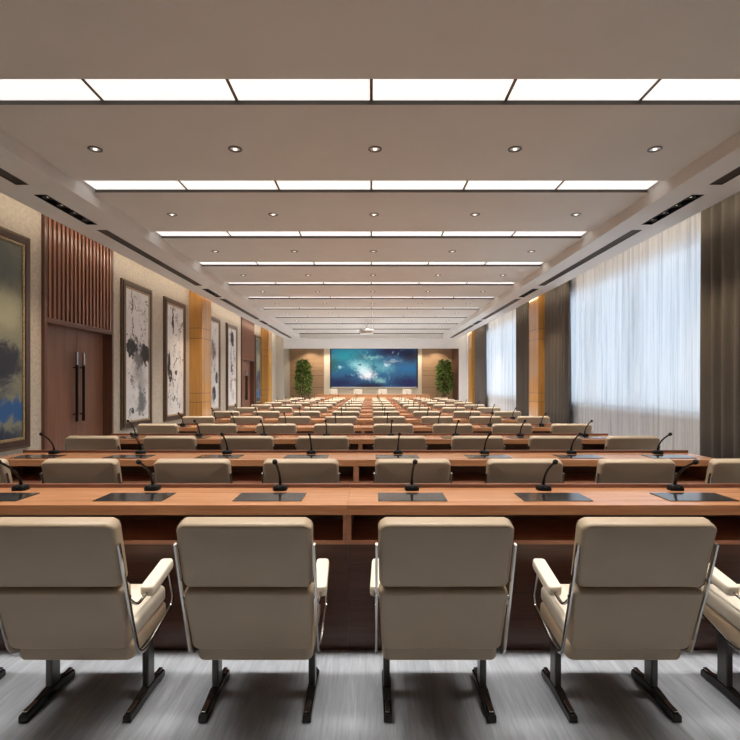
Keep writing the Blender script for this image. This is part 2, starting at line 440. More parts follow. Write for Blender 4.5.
# ------------------------------------------------------------------ screen
SW, SH = 4.92, 2.22
t = thing('presentation_screen', 'wide screen glowing with blue and white swirling clouds on end wall', 'screen', (.15, YE, 2.24-.02))
bl = [
 (-.6, .55, .75, .8, (.02, .30, .36), .95, .3), (-.92, .15, .22, .5, (.02, .12, .09), .9, .3), (-.6, .1, .5, .5, (.01, .16, .28), .95, .3),
 (-.75, -.75, .7, .5, (.005, .016, .08), .85, .4), (-.15, .5, .5, .5, (.02, .16, .22), .95, .4), (.45, .85, .65, .40, (.006, .008, .05), .8, .4), (.85, .65, .4, .5, (.005, .006, .03), .8, .3),
 (.8, -.75, .7, .6, (.006, .008, .075), .9, .5), (-.1, -.9, .5, .28, (.008, .012, .04), .7, .4), (.75, -.02, .4, .22, (.008, .15, .36), .95, .3),
 (-.1, .1, .6, .6, (.06, .33, .40), .95, .5), (-.4, .2, .3, .35, (.20, .55, .60), .95, .5), (.2, .0, .4, .35, (.12, .38, .46), .95, .7), (.42, .35, .28, .10, (.30, .38, .42), .95, .6), (-.05, .55, .3, .12, (.25, .5, .52), .9, .6),
 (-.25, .05, .28, .36, (.40, .74, .76), .95, .5), (-.15, -.3, .26, .36, (1.0, 1.0, 1.0), .8, .5), (-.25, -.15, .18, .3, (.75, .95, .97), .9, .5),
 (-.0, .05, .06, .34, (.02, .12, .22), .95, .5), (.12, -.2, .05, .24, (.05, .22, .32), .9, .6), (-.78, .05, .09, .12, (.45, .8, .82), .95, .3), (.12, -.62, .2, .22, (.25, .5, .48), .95, .6), (.28, .15, .1, .14, (.6, .75, .85), .95, .5), (-.55, -.45, .2, .12, (.01, .03, .10), .9, .6)]
bm = bmesh.new(); add_box(bm, -SW/2+.06, SW/2-.06, -.058, -.05, -SH/2+.06, SH/2-.02)
obj('display', bm, art_mat('cloud_video', (.02, .12, .25), bl, 3.0, SW, SH, emit=1.0, axes='xz', splats=[(1.1, .60, .74, (.35, .60, .66), 3.3, 1, 1), (1.6, .62, .72, (.008, .02, .07), 6.1, .7, 1.3)]), t)
boxes_obj('frame', M['black'], [(-SW/2, -SW/2+.07, -.09, -.001, -SH/2, SH/2), (SW/2-.07, SW/2, -.09, -.001, -SH/2, SH/2), (-SW/2+.07, SW/2-.07, -.09, -.001, SH/2-.03, SH/2), (-SW/2+.07, SW/2-.07, -.05, -.001, -SH/2+.06, SH/2-.03)], t)
box_obj('bottom_rail', M['alu'], (-SW/2+.07, SW/2-.07, -.10, -.001, -SH/2, -SH/2+.06), t, bev=.004)

# ------------------------------------------------------------------ doors
def door(idx, a, b_):
    bm = bmesh.new()
    # casing: jamb linings, head, outer posts
    for (x0, x1, y0, y1, z0, z1) in ((-XW-.17, -XW+.05, a-.04, a+.03, 0, ZC+.1), (-XW-.17, -XW+.05, b_-.03, b_+.03, 0, ZC+.1), (-XW-.17, -XW+.05, a+.03, b_-.03, DZ-.03, DZ+.05)):
        add_box(bm, x0, x1, y0, y1, z0, z1, bev=.004)
    root = obj('door_%d' % idx, bm, M['casing_wood'])
    struct(root)
    mid = (a+b_)/2 + .09
    for s, y0, y1 in ((-1, a+.03, mid-.002), (1, mid+.002, b_-.03)):
        leaf = box_obj('door_leaf', M['door_wood'], (-XW-.17, -XW-.12, y0, y1, .005, DZ-.03), root, bev=.003)
        hy = mid + s*.10
        bm = bmesh.new(); add_tube(bm, [(-XW-.055, hy, .70), (-XW-.055, hy, 1.66)], .024, 14)
        for z in (.82, 1.62): add_tube(bm, [(-XW-.12, hy, z), (-XW-.055, hy, z)], .010, 8)
        h = obj('door_handle', bm, M['black'], leaf, smooth=True); h['label'] = 'long dark bar handle'
        bm = bmesh.new(); add_tube(bm, [(-XW-.055, hy, 1.66), (-XW-.055, hy, 1.88)], .024, 14)
        h = obj('handle_cap', bm, M['chrome'], leaf, smooth=True); h['label'] = 'bright metal upper end of the handle'
    box_obj('slat_backing', M['frame_dark'], (-XW+.0005, -XW+.012, a+.03, b_-.03, DZ+.05, ZC+.1), root)
    n = 17; w = (b_-a-.06)/n
    for i in range(n):
        y0 = a+.03+w*i+w*.24
        box_obj('slat', M['slat_wood'], (-XW+.012, -XW+.055, y0, y0+w*.52, DZ+.05, ZC+.1), root, bev=.002)
    return root
for i, (a, b_) in enumerate(DOORS): door(i+1, a, b_)

# ------------------------------------------------------------------ columns
def column(s, y0, y1, lab):
    t = thing('column', lab, 'column', (s*XW, (y0+y1)/2, 0), 0, 'amber wood wall columns')
    h = (y1-y0)/2; d = .35
    x0, x1 = (0.001, d) if s < 0 else (-d, -.001)
    zs = [0, .84, 1.085, 2.58, 2.86, ZC+.1]
    core_in = .008
    box_obj('core', M['groove'], ((x0, x1-core_in) if s < 0 else (x0+core_in, x1))+(-h+core_in, h-core_in, 0.001, ZC+.1), t)
    xs = XO-.0
    for a, b_ in zip(zs, zs[1:]):
        top = b_ >= ZC
        # the uppermost panel stops under the soffit edge
        box_obj('veneer_panel', M['gold_wood'], (x0, x1, -h, h, a+.006, b_-.006), t, bev=.004)
    return t
column(-1, 13.60, 14.38, 'amber wood column on left wall between two ink paintings')
column(-1, 22.40, 23.15, 'amber wood column on left wall, the one nearest the stage')
column(1, 13.78, 14.58, 'amber wood column on right wall between taupe drapes, nearer the front')
column(1, 22.95, 23.75, 'amber wood column on right wall, the one nearest the stage')

# ------------------------------------------------------------------ windows
for i, (a, b_) in enumerate(WINS):
    bm = bmesh.new(); X0, X1 = XW+.08, XW+.15
    n = 4; w = (b_-a)/n
    for (y0, y1, z0, z1) in [(a, b_, WZ0, WZ0+.06), (a, b_, WZ1-.06, WZ1)]: add_box(bm, X0, X1, y0, y1, z0, z1)
    for k in range(n+1):
        yc = a + w*k; y0 = max(a, yc-.03); y1 = min(b_, yc+.03); add_box(bm, X0, X1, y0, y1, WZ0+.06, WZ1-.06)
    root = obj('window_%d' % (i+1), bm, M['mullion']); struct(root)
    for k in range(n):
        box_obj('pane', M['glass'], (XW+.112, XW+.118, a+w*k+.03, a+w*(k+1)-.03, WZ0+.06, WZ1-.06), root)
    box_obj('window_sill', M['white_paint'], (XW-.03, XW+.08, a, b_, WZ0-.03, WZ0), root, bev=.004)

# ------------------------------------------------------------------ curtains
def curtain_mesh(y0, y1, xc, amp, pitch, z0, z1, seed, jag=.3):
    rnd = random.Random(seed); bm = bmesh.new()
    nfold = max(2, int((y1-y0)/pitch)); knots = [0]
    for i in range(nfold*2): knots.append(knots[-1] + rnd.uniform(1-jag, 1+jag))
    L = knots[-1]; knots = [k/L for k in knots]; amps = [rnd.uniform(.55, 1)*(1 if i % 2 else -1) for i in range(len(knots))]
    prof = []
    for i in range(len(knots)-1):
        for j in range(6):
            t = j/6; s = (1-math.cos(PI*t))/2
            prof.append((knots[i]+(knots[i+1]-knots[i])*t, amps[i]*(1-s)+amps[i+1]*s))
    prof.append((1, amps[-1]))
    nz = 6; rows = []
    for k in range(nz+1):
        f = k/nz; z = z1+(z0-z1)*f
        rows.append([bm.verts.new((xc + amp*a*(.8+.25*f) + .006*math.sin(u*40+f*3+seed), y0+(y1-y0)*u + .012*math.sin(f*2.2+u*17+seed)*f, z)) for u, a in prof])
    for r0, r1 in zip(rows, rows[1:]):
        for a, b_, c, d in zip(r0, r0[1:], r1[1:], r1): bm.faces.new((a, b_, c, d))
    return bm
def drape(y0, y1, lab, seed):
    o = obj('drape', curtain_mesh(y0, y1, 4.79, .065, .21, .015, 3.90, seed), M['drape'], smooth=True, sharp=80)
    md = o.modifiers.new('thick', 'SOLIDIFY'); md.thickness = .004
    tag(o, lab, 'curtain', 'taupe drapes beside the windows')
def sheer(y0, y1, lab, seed):
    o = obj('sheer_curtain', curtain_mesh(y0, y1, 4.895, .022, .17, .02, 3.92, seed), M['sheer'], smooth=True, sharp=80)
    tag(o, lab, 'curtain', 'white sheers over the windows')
drape(5.4, 7.21, 'taupe drape at right edge of the picture beside the nearest sheer', 1)
drape(12.0, 13.68, 'taupe drape between the large near sheer and the nearer right column', 2)
drape(14.62, 16.4, 'taupe drape just beyond the nearer right column, before the far sheer', 3)
drape(20.85, 22.88, 'taupe drape between the far sheer and the far right column', 4)
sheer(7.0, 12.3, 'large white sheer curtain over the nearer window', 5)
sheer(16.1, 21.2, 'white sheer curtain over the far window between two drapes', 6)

# ------------------------------------------------------------------ paintings
def frame_rails(bm, w, h, x0, x1, fw):
    add_box(bm, x0, x1, -w, -w+fw, -h, h, bev=.004); add_box(bm, x0, x1, w-fw, w, -h, h, bev=.004)
    add_box(bm, x0, x1, -w+fw, w-fw, h-fw, h, bev=.004); add_box(bm, x0, x1, -w+fw, w-fw, -h, -h+fw, bev=.004)
def painting(y0, y1, lab, m_fn, seed, group=None):
    z0, z1 = .435, 3.43
    w, h = (y1-y0)/2, (z1-z0)/2
    t = thing('painting', lab, 'painting', (-XW, (y0+y1)/2, (z0+z1)/2), 0, group)
    bm = bmesh.new(); frame_rails(bm, w, h, .001, .045, .035); o = obj('outer_moulding', bm, M['gilt_dark'], t); o['label'] = 'thin bronze outer moulding'
    bm = bmesh.new(); frame_rails(bm, w-.035, h-.035, .001, .062, .085); obj('frame', bm, M['frame_dark'], t)
    bm = bmesh.new(); frame_rails(bm, w-.12, h-.12, .001, .05, .035); o = obj('inner_moulding', bm, M['gilt'], t); o['label'] = 'gilt inner moulding'
    bm = bmesh.new(); add_box(bm, .002, .03, -w+.155, w-.155, -h+.155, h-.155)
    obj('canvas', bm, m_fn(seed, (w-.155)*2, (h-.155)*2), t)
K = (.012, .012, .014); G = (.16, .16, .165); LG = (.42, .41, .41); BR = (.16, .09, .06)
def ink(blobs):
    return lambda sd, w, h: art_mat('ink_painting', (.66, .64, .63), blobs, sd, w, h, base_noise=(3, .5, [(.25, (.50, .48, .48)), (.4, (.68, .66, .66)), (.7, (.76, .74, .73))]), streak=(1, 1), splats=[(3.0, .60, .66, G, 1.7, 1, 1), (5.5, .645, .665, K, 4.1, 1.3, .8), (2.2, .655, .68, K, 7.7, 1.6, .7)])
P1 = ink([(.1, -.45, .8, .42, LG, .9, 1.4), (-.5, .14, .62, .15, K, .3, .9), (.6, .02, .55, .17, K, .3, 1.0), (.0, -.1, .45, .22, G, .6, 1.3), (.25, -.75, .6, .15, G, .7, 1.5), (.15, -.35, .75, .4, LG, .9, 1.1), (.3, -.7, .6, .2, G, .5, 1.4), (-.1, -.55, .35, .3, (.75, .73, .72), .8, 1.0), (-.55, .12, .55, .13, K, .25, .5), (.65, .05, .45, .16, K, .25, .7), (.05, -.02, .5, .16, G, .7, .9),
          (-.4, .45, .07, .22, G, .6, .5), (-.1, .75, .9, .03, K, .6, 1.2), (-.5, .8, .05, .25, K, .5, .8), (.7, .6, .05, .35, G, .6, 1.2), (-.5, -.85, .2, .06, K, .5, 1.0), (.3, .3, .04, .3, K, .5, 1.5), (-.45, -.4, .16, .03, K, .5, .9)])
P2 = ink([(-.75, -.1, .16, .3, K, .3, .4), (-.55, -.25, .14, .16, K, .4, .7), (.1, -.22, .16, .05, K, .2, .2), (-.3, .72, .14, .3, K, .4, .9), (.1, .8, .35, .04, G, .6, 1.1), (.5, .5, .1, .4, LG, .7, 1.4), (-.2, -.75, .3, .05, G, .5, .9),
          (.3, -.55, .12, .2, LG, .6, 1.2), (-.1, .2, .06, .3, G, .6, 1.6), (.5, -.82, .1, .08, K, .5, .8), (.6, .02, .05, .08, K, .5, .9), (-.3, -.5, .04, .2, K, .5, 1.3)])
P3 = ink([(.1, .3, .7, .25, BR, .9, .9), (-.1, .45, .5, .2, G, .8, .9), (.2, -.1, .3, .2, LG, .9, .9), (.6, -.3, .28, .16, K, .3, .3), (.1, -.68, .4, .2, K, .25, .4), (-.4, .1, .08, .3, G, .6, .9), (-.2, -.8, .4, .1, LG, .6, .9), (.2, .75, .5, .06, LG, .8, 1.0)])
P4 = ink([(.05, .72, .5, .22, K, .4, .5), (-.2, .3, .07, .35, K, .4, .4), (.5, .3, .07, .4, K, .4, .6), (0, -.1, .4, .05, K, .4, 1.0), (.5, -.3, .6, .035, K, .4, .6), (-.2, -.45, .4, .25, (.38, .28, .24), .8, .8), (.2, -.75, .6, .2, LG, .8, .9), (0, .1, .2, .1, BR, .7, .9)])
def blue(sd, w, h):
    return art_mat('blue_painting', (.2, .2, .15), [(0, .75, 1.6, .55, (.10, .115, .10), .7, .5), (0, .35, 1.4, .35, (.27, .27, .20), .8, .5), (.6, .3, .5, .3, (.30, .30, .21), .8, .4), (.5, -.22, .7, .28, (.022, .026, .045), .5, .7), (-.4, -.28, .8, .25, (.035, .04, .065), .6, .9),
        (-.2, -.5, 1.2, .16, (.035, .045, .09), .7, .8), (.6, -.72, .9, .16, (.018, .09, .27), .6, .6), (-.3, -.78, .8, .14, (.015, .10, .30), .7, .6), (0, -1.0, 1.5, .16, (.012, .025, .06), .6, .4), (.1, -.38, .3, .04, (.2, .2, .22), .8, .9)], sd, w, h)
painting(5.35, 7.20, 'large dark blue and grey abstract painting at the left edge', blue, 1.3)
painting(9.85, 11.20, 'black ink splash painting in dark frame, first beyond the nearer door', P1, 5.1)
painting(11.88, 13.22, 'sparse ink painting with round black dot, second beyond the nearer door', P2, 8.4)
painting(14.91, 16.26, 'brown and black ink painting just beyond the nearer left column', P3, 2.2)
painting(16.99, 18.32, 'ink painting with black mass at its top, nearest before the farther door', P4, 6.6)
painting(21.15, 22.30, 'narrow blue and pale painting between farther door and far left column', blue, 9.7)

# ------------------------------------------------------------------ ceiling lights
WHERE = ['overhead', 'nearest visible', 'second nearest'] + ['%s from the front' % ORD[i-1] for i in range(3, NS-1)] + ['farthest']
PC = ['far left', 'second from left', 'left of centre', 'right of centre', 'second from right', 'far right']
PC = ['first from left', 'second from left', 'third from left', 'third from right', 'second from right', 'first from right']
proto = None
for i in range(NS):
    for j in range(6):
        x = 1.212*(j-2.5); yy = STR0+SP*i
        lab = 'white ceiling light panel, %s, in the %s light strip' % (PC[j], WHERE[i])
        if proto is None:
            proto = thing('ceiling_light_panel', lab, 'ceiling light', (x, yy, ZC+.04), 0, 'light panels in the ceiling strips')
            box_obj('diffuser', M['panel'], (-.592, .592, .004, SD-.004, 0, .012), proto)
            box_obj('tray', M['alu'], (-.598, .598, .004, SD-.004, .012, .095), proto)
            o_ = boxes_obj('trough_liner', M['liner'], [(-.606, .606, SD-.003, SD-.0003, -.04, .012), (-.606, .606, .0003, .003, -.04, .012)], proto); o_['label'] = 'dark strip along the light trough edge'  # thin dark strips along both sides of the trough
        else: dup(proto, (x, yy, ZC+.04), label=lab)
        if j < 5:
            pass
for i in range(NS):
    L = bpy.data.lights.new('strip_lamp', 'AREA'); L.shape = 'RECTANGLE'; L.size = 6.7; L.size_y = .34; L.energy = [92, 44, 62, 88, 106, 120, 134, 154, 172, 186, 198, 206][i]; L.color = (1, .95, .88); L.spread = math.radians([84, 92, 96, 100, 104, 108][min(i, 5)])
    lo_ = bpy.data.objects.new('strip_lamp', L); COL.objects.link(lo_); lo_.location = (0, STR0+SP*i+SD/2, ZC+.035)
for i in range(NS):
    # bronze spacer bars between the panels
    yy = STR0+SP*i
    bar = box_obj('spacer_bar', M['gilt_dark'], (-.013, .013, .005, SD-.005, -.005, .02))
    bar.location = (0, yy, ZC+.04)
    tag(bar, 'slim bronze spacer bar at the middle of the %s light strip' % WHERE[i], 'spacer bar', 'bars between light panels')
    for j, nm in ((-2, 'first from left'), (-1, 'second from left'), (1, 'second from right'), (2, 'first from right')):
        b2 = bar.copy(); COL.objects.link(b2); b2.location = (1.212*j, yy, ZC+.04)
        b2['label'] = 'slim bronze spacer bar, %s, in the %s light strip' % (nm, WHERE[i])

DX = ['first from left', 'second from left', 'middle', 'second from right', 'first from right']
def spot_light(parent, name, loc, power, size, color, angle, blend=.6):
    L = bpy.data.lights.new(name, 'SPOT'); L.energy = power; L.spot_size = math.radians(angle); L.spot_blend = blend
    L.shadow_soft_size = size; L.color = color
    o = bpy.data.objects.new(name, L); COL.objects.link(o); o.location = loc; o.parent = parent; return o
proto = None; NDR = 10
for i in range(NDR):
    for j in range(5):
        x = .04+1.5*(j-2); yy = 5.36+SP*i
        w = 'row of downlights nearest the viewer' if i == 0 else ('farthest row of downlights' if i == NDR-1 else '%s row of downlights' % ORD[i])
        lab = 'small recessed ceiling downlight, %s, in the %s' % (DX[j], w)
        if proto is None:
            proto = thing('downlight', lab, 'downlight', (x, yy, ZC), 0, 'recessed downlights in the ceiling')
            bm = bmesh.new(); add_lathe(bm, [(.074, -.001), (.074, -.006), (.058, -.009), (.052, -.002), (.052, -.001)], 28); obj('trim_ring', bm, M['post_steel'], proto, smooth=True)
            bm = bmesh.new(); add_lathe(bm, [(.0, -.0025), (.053, -.0025), (.053, -.001), (0, -.001)], 24); obj('reflector', bm, M['alu'], proto, smooth=True)
            bm = bmesh.new(); add_lathe(bm, [(0, -.009), (.018, -.009), (.022, -.0045), (0, -.0035)], 16); obj('lamp', bm, M['lamp'], proto, smooth=True)
            spot_light(proto, 'lamp_beam', (0, 0, -.03), 26, .04, (1, .87, .72), 110)
        else: dup(proto, (x, yy, ZC), label=lab)

# spot boxes and vents in the soffits
for s, side in ((-1, 'left'), (1, 'right')):
    xc = s*(4.13 if s < 0 else 4.075); S0, S1 = 4.05, 4.21; hw = (S1-S0)/2-.003
    for i, (a, b_) in enumerate(BOX):
        pos = ('nearest', 'middle', 'farthest')[i]
        t = thing('spotlight_box', 'black recessed box of four spotlights in %s soffit, %s of three' % (side, pos), 'spotlight', (xc, (a+b_)/2, ZS), 0, 'four-lamp spotlight boxes in the soffits')
        h = (b_-a)/2-.003
        boxes_obj('housing', M['black'], [(-hw, hw, -h, h, .07, .085), (-hw, -hw+.012, -h, h, -.004, .07), (hw-.012, hw, -h, h, -.004, .07), (-hw+.012, hw-.012, -h, -h+.012, -.004, .07), (-hw+.012, hw-.012, h-.012, h, -.004, .07)], t)
        for k in range(4):
            yy = -h + (k+.5)*2*h/4
            bm = bmesh.new(); add_lathe(bm, [(.0, .068), (.05, .068), (.05, .02), (.058, .012), (.05, .008), (.042, .03), (.0, .035)], 20, (0, yy, 0)); l = obj('spotlight_head', bm, M['post_steel'], t, smooth=True)
            bm = bmesh.new(); add_lathe(bm, [(0, .026), (.018, .026), (.022, .032), (0, .0345)], 14, (0, yy, 0)); obj('lamp', bm, M['lamp'], l, smooth=True)
            spot_light(t, 'lamp_beam', (0, yy, -.005), 46, .03, (1, .80, .56), 80)
    for i, (a, b_) in enumerate(VENT):
        pos = ('nearest', 'second', 'third', 'farthest')[i]
        t = thing('air_vent', 'long dark slot air vent in %s soffit, %s of four from the front' % (side, pos), 'air vent', (xc, (a+b_)/2, ZS), 0, 'slot air vents in the soffits')
        h = (b_-a)/2-.003
        boxes_obj('housing', M['grille'], [(-hw, hw, -h, h, .06, .075), (-hw, -hw+.01, -h, h, -.003, .06), (hw-.01, hw, -h, h, -.003, .06), (-hw+.01, hw-.01, -h, -h+.01, -.003, .06), (-hw+.01, hw-.01, h-.01, h, -.003, .06)], t)
        for k in range(5):
            x = -hw+.01+(k+.5)*(2*hw-.02)/5
            box_obj('louvre', M['grille_slat'], (x-.004, x+.004, -h+.01, h-.01, .004, .04), t)

# ------------------------------------------------------------------ projector
t = thing('projector', 'white projector hanging from the ceiling on a short pole', 'projector', (-.19, 20.0, 3.43))
bm = bmesh.new(); add_box(bm, -.28, .28, -.19, .19, -.10, .085, bev=.035, seg=3); obj('body', bm, M['white_paint'], t, smooth=True, sharp=50)
bm = bmesh.new(); add_box(bm, -.2, .2, -.2, -.188, -.045, -.015); obj('rear_grille', bm, M['grille'], t)
bm = bmesh.new(); add_tube(bm, [(0, 0, .085), (0, 0, ZC-3.43-.01)], .02, 12); obj('pole', bm, M['alu'], t, smooth=True)
bm = bmesh.new(); add_lathe(bm, [(.09, ZC-3.43), (.09, ZC-3.43-.02), (.03, ZC-3.43-.03)], 20); obj('ceiling_plate', bm, M['alu'], t, smooth=True)
bm = bmesh.new(); add_tube(bm, [(.1, .185, 0), (.1, .225, 0)], .05, 18); obj('lens', bm, M['black'], t, smooth=True)

# ------------------------------------------------------------------ desks
SEAM = -.118; DL = 2.83
ROWN = ['front row'] + ['%s row' % ORD[i] for i in range(1, NROWS-1)] + ['last row']
def make_desk(lab):
    t = thing('conference_desk', lab, 'desk', (0, 0, 0), 0, 'long wooden desks in rows')
    h = DL/2-.0003
    a = 2.427-2.65; b_ = 2.833-2.65                    # local depth of desk edges about y = 2.65
    box_obj('desktop', M['top_wood'], (-h, h, a, b_, .702, .75), t, bev=.0006)
    box_obj('rear_ledge', M['ledge_wood'], (-h, h, b_, b_+.022, .60, .771), t, bev=.002)
    for x0, x1 in ((-h, -h+.02), (h-.02, h)): box_obj('side_panel', M['edge_wood'], (x0, x1, a+.006, b_-.002, .557, .701), t, bev=.0015)
    box_obj('shelf', M['edge_wood'], (-h+.02, h-.02, a+.006, b_-.02, .557, .576), t, bev=.0015)
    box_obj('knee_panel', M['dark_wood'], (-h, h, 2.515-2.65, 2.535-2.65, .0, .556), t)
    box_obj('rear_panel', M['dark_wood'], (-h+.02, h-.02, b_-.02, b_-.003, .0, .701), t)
    return t
def make_mic(lab):
    t = thing('gooseneck_microphone', lab, 'microphone', (0, 0, 0), 0, 'gooseneck microphones along the desks')
    bm = bmesh.new()
    prof = [(0, 0), (.6, 0), (.98, .001), (1.0, .008), (.95, .019), (.8, .027), (.4, .031), (0, .032)]
    rings = []
    for r, z in prof[1:-1]:
        rings.append([bm.verts.new((x*r, y_*r, z)) for x, y_ in rrect(.040, .034, .022, 4)])
    for p, q in zip(rings, rings[1:]):
        for k in range(len(p)): bm.faces.new((p[k], p[(k+1) % len(p)], q[(k+1) % len(p)], q[k]))
    bm.faces.new(rings[0]); bm.faces.new(rings[-1]); obj('base', bm, M['black'], t, smooth=True)
    P0, P1_, P2_, P3_ = Vector((0, .004, .026)), Vector((0, -.004, .085)), Vector((.001, -.065, .135)), Vector((.003, -.157, .176))
    pts = [P0*(1-u)**3 + P1_*3*u*(1-u)**2 + P2_*3*u*u*(1-u) + P3_*u**3 for u in [i/12 for i in range(13)]]
    bm = bmesh.new(); add_tube(bm, pts, .0045, 8, radii=[.010, .0085, .007] + [.0062]*10); obj('gooseneck', bm, M['black'], t, smooth=True)
    bm = bmesh.new(); d = (pts[-1]-pts[-2]).normalized()
    q = [pts[-1]+d*s for s in (-.006, 0, .006, .014, .022, .028, .031)]
    add_tube(bm, q, .01, 12, radii=[.007, .010, .0128, .0138, .0125, .008, .002]); obj('foam_head', bm, M['foam'], t, smooth=True)
    bm = bmesh.new(); add_box(bm, -.010, .010, -.031, -.020, .019, .0235, bev=.001); obj('talk_button', bm, M['post_steel'], t)
    return t
def make_pad(lab):
    bm = bmesh.new(); add_box(bm, -.174, .174, -.092, .092, .0, .004, bev=.0012)
    return tag(obj('desk_pad', bm, M['pad']), lab, 'desk pad', 'black desk pads')

# ------------------------------------------------------------------ chairs
def make_chair(lab, leather='leather'):
    t = thing('conference_chair', lab, 'chair', (0, 0, 0), 0, 'cream leather chairs in rows')
    lean = math.atan2(.18, .608)
    def place(zc, yc):
        R = Matrix.Rotation(lean, 4, 'X')
        return lambda p: (R @ Vector((p.x, p.y, p.z))) + Vector((0, yc, zc))
    # upper back cushion
    def up(p):
        p = Vector(p); k = (p.z/.14); 
        p.x *= 1 + .008*k
        if p.z > 0: p.z -= .040*(p.x/.24)**2*max(0, k)
        p.y += .010*(p.x/.24)**2
        return place(.729, -.320)(p)
    bm = bmesh.new(); add_pillow(bm, .488, .306, .064, .030, .017, .006, .003, 6, up); obj('upper_back_cushion', bm, M[leather], t, smooth=True, sharp=60)
    def lo(p):
        p = Vector(p); k = p.z/.13; p.x *= 1 + .028*k; p.y += .008*(p.x/.24)**2
        return place(.4465, -.238)(p)
    bm = bmesh.new(); add_pillow(bm, .474, .270, .072, .026, .015, .006, .003, 6, lo); obj('lower_back_cushion', bm, M[leather], t, smooth=True, sharp=60)
    # piping along the rim of the upper cushion
    # seat cushion (pillow lying flat) and seat pan
    R = Matrix.Rotation(-PI/2, 4, 'X')
    bm = bmesh.new(); add_pillow(bm, .452, .33, .075, .035, .024, .016, .004, 6, lambda p: (Matrix.Rotation(math.radians(5), 4, 'X') @ Vector((p.x, p.z, p.y))) + Vector((0, -.008, .366)))
    obj('seat_cushion', bm, M['leather_pale'], t, smooth=True, sharp=60)
    bm = bmesh.new(); add_pillow(bm, .455, .35, .07, .03, .018, .002, .002, 6, lambda p: (Matrix.Rotation(math.radians(5), 4, 'X') @ Vector((p.x, p.z, p.y))) + Vector((0, -.018, .292)))
    obj('seat_pan', bm, M[leather], t, smooth=True, sharp=60)
    for s in (-1, 1):
        x = s*.252
        # chrome side loop: down the back, forward under the seat, up to the armrest
        c = [(x, -.345, .757), (x, -.285, .56), (x, -.190, .272), (x*.99, -.10, .262), (x, .135, .325), (x, .150, .36), (x*.97, .120, .495)]
        bm = bmesh.new(); add_tube(bm, smooth_path(c, .045, 5), .006, 8, flat=(.0045, .0085)); obj('side_frame', bm, M['chrome'], t, smooth=True, sharp=70)
        bm = bmesh.new(); add_tube(bm, smooth_path([(x, -.262, .52), (x, -.2, .47), (x, -.08, .492)], .04, 4), .006, 8); add_tube(bm, [(x*.93, -.262, .53), (x*1.01, -.262, .53)], .008, 8)
        obj('arm_strut', bm, M['chrome'], t, smooth=True, sharp=70)
        bm = bmesh.new()
        add_pillow(bm, .058, .25, .038, .018, .010, .003, .001, 5, lambda p: (Matrix.Rotation(math.radians(8), 4, 'X') @ Vector((p.x, p.z, p.y))) + Vector((s*.244 - s*.04*p.z, .005, .505)))
        obj('armrest', bm, M['leather_pale'], t, smooth=True, sharp=60)
        lx = s*.206
        bm = bmesh.new(); add_box(bm, lx-.014, lx+.014, -.03, .03, .045, .262, bev=.004); obj('leg', bm, M['post_steel'], t)
        bm = bmesh.new()
        prof = [(-.19, .004, .030), (-.185, .002, .034), (-.12, .002, .040), (-.04, .010, .050), (.04, .010, .050), (.09, .002, .040), (.13, .002, .034), (.135, .004, .030)]
        rr = []
        for yy, z0, z1 in prof:
            w = .016 if abs(yy) > .1 else .018
            rr.append([bm.verts.new(v) for v in ((lx-w, yy, z0), (lx+w, yy, z0), (lx+w, yy, z1-.006), (lx+w*.6, yy, z1), (lx-w*.6, yy, z1), (lx-w, yy, z1-.006))])
        for p, q in zip(rr, rr[1:]):
            for k in range(6): bm.faces.new((p[k], p[(k+1) % 6], q[(k+1) % 6], q[k]))
        bm.faces.new(rr[0]); bm.faces.new(rr[-1]); f = obj('foot', bm, M['dark_steel'], t)
        for yy in (-.135, .085):
            f2 = box_obj('inlay', M['chrome'], (lx-.009, lx+.009, yy-.045, yy+.045, .037, .0415), f, bev=.001); f2['label'] = 'bright metal inlay on the foot'
    bm = bmesh.new(); add_box(bm, -.2, .2, -.02, .02, .205, .25, bev=.004); obj('cross_beam', bm, M['dark_steel'], t)
    return t

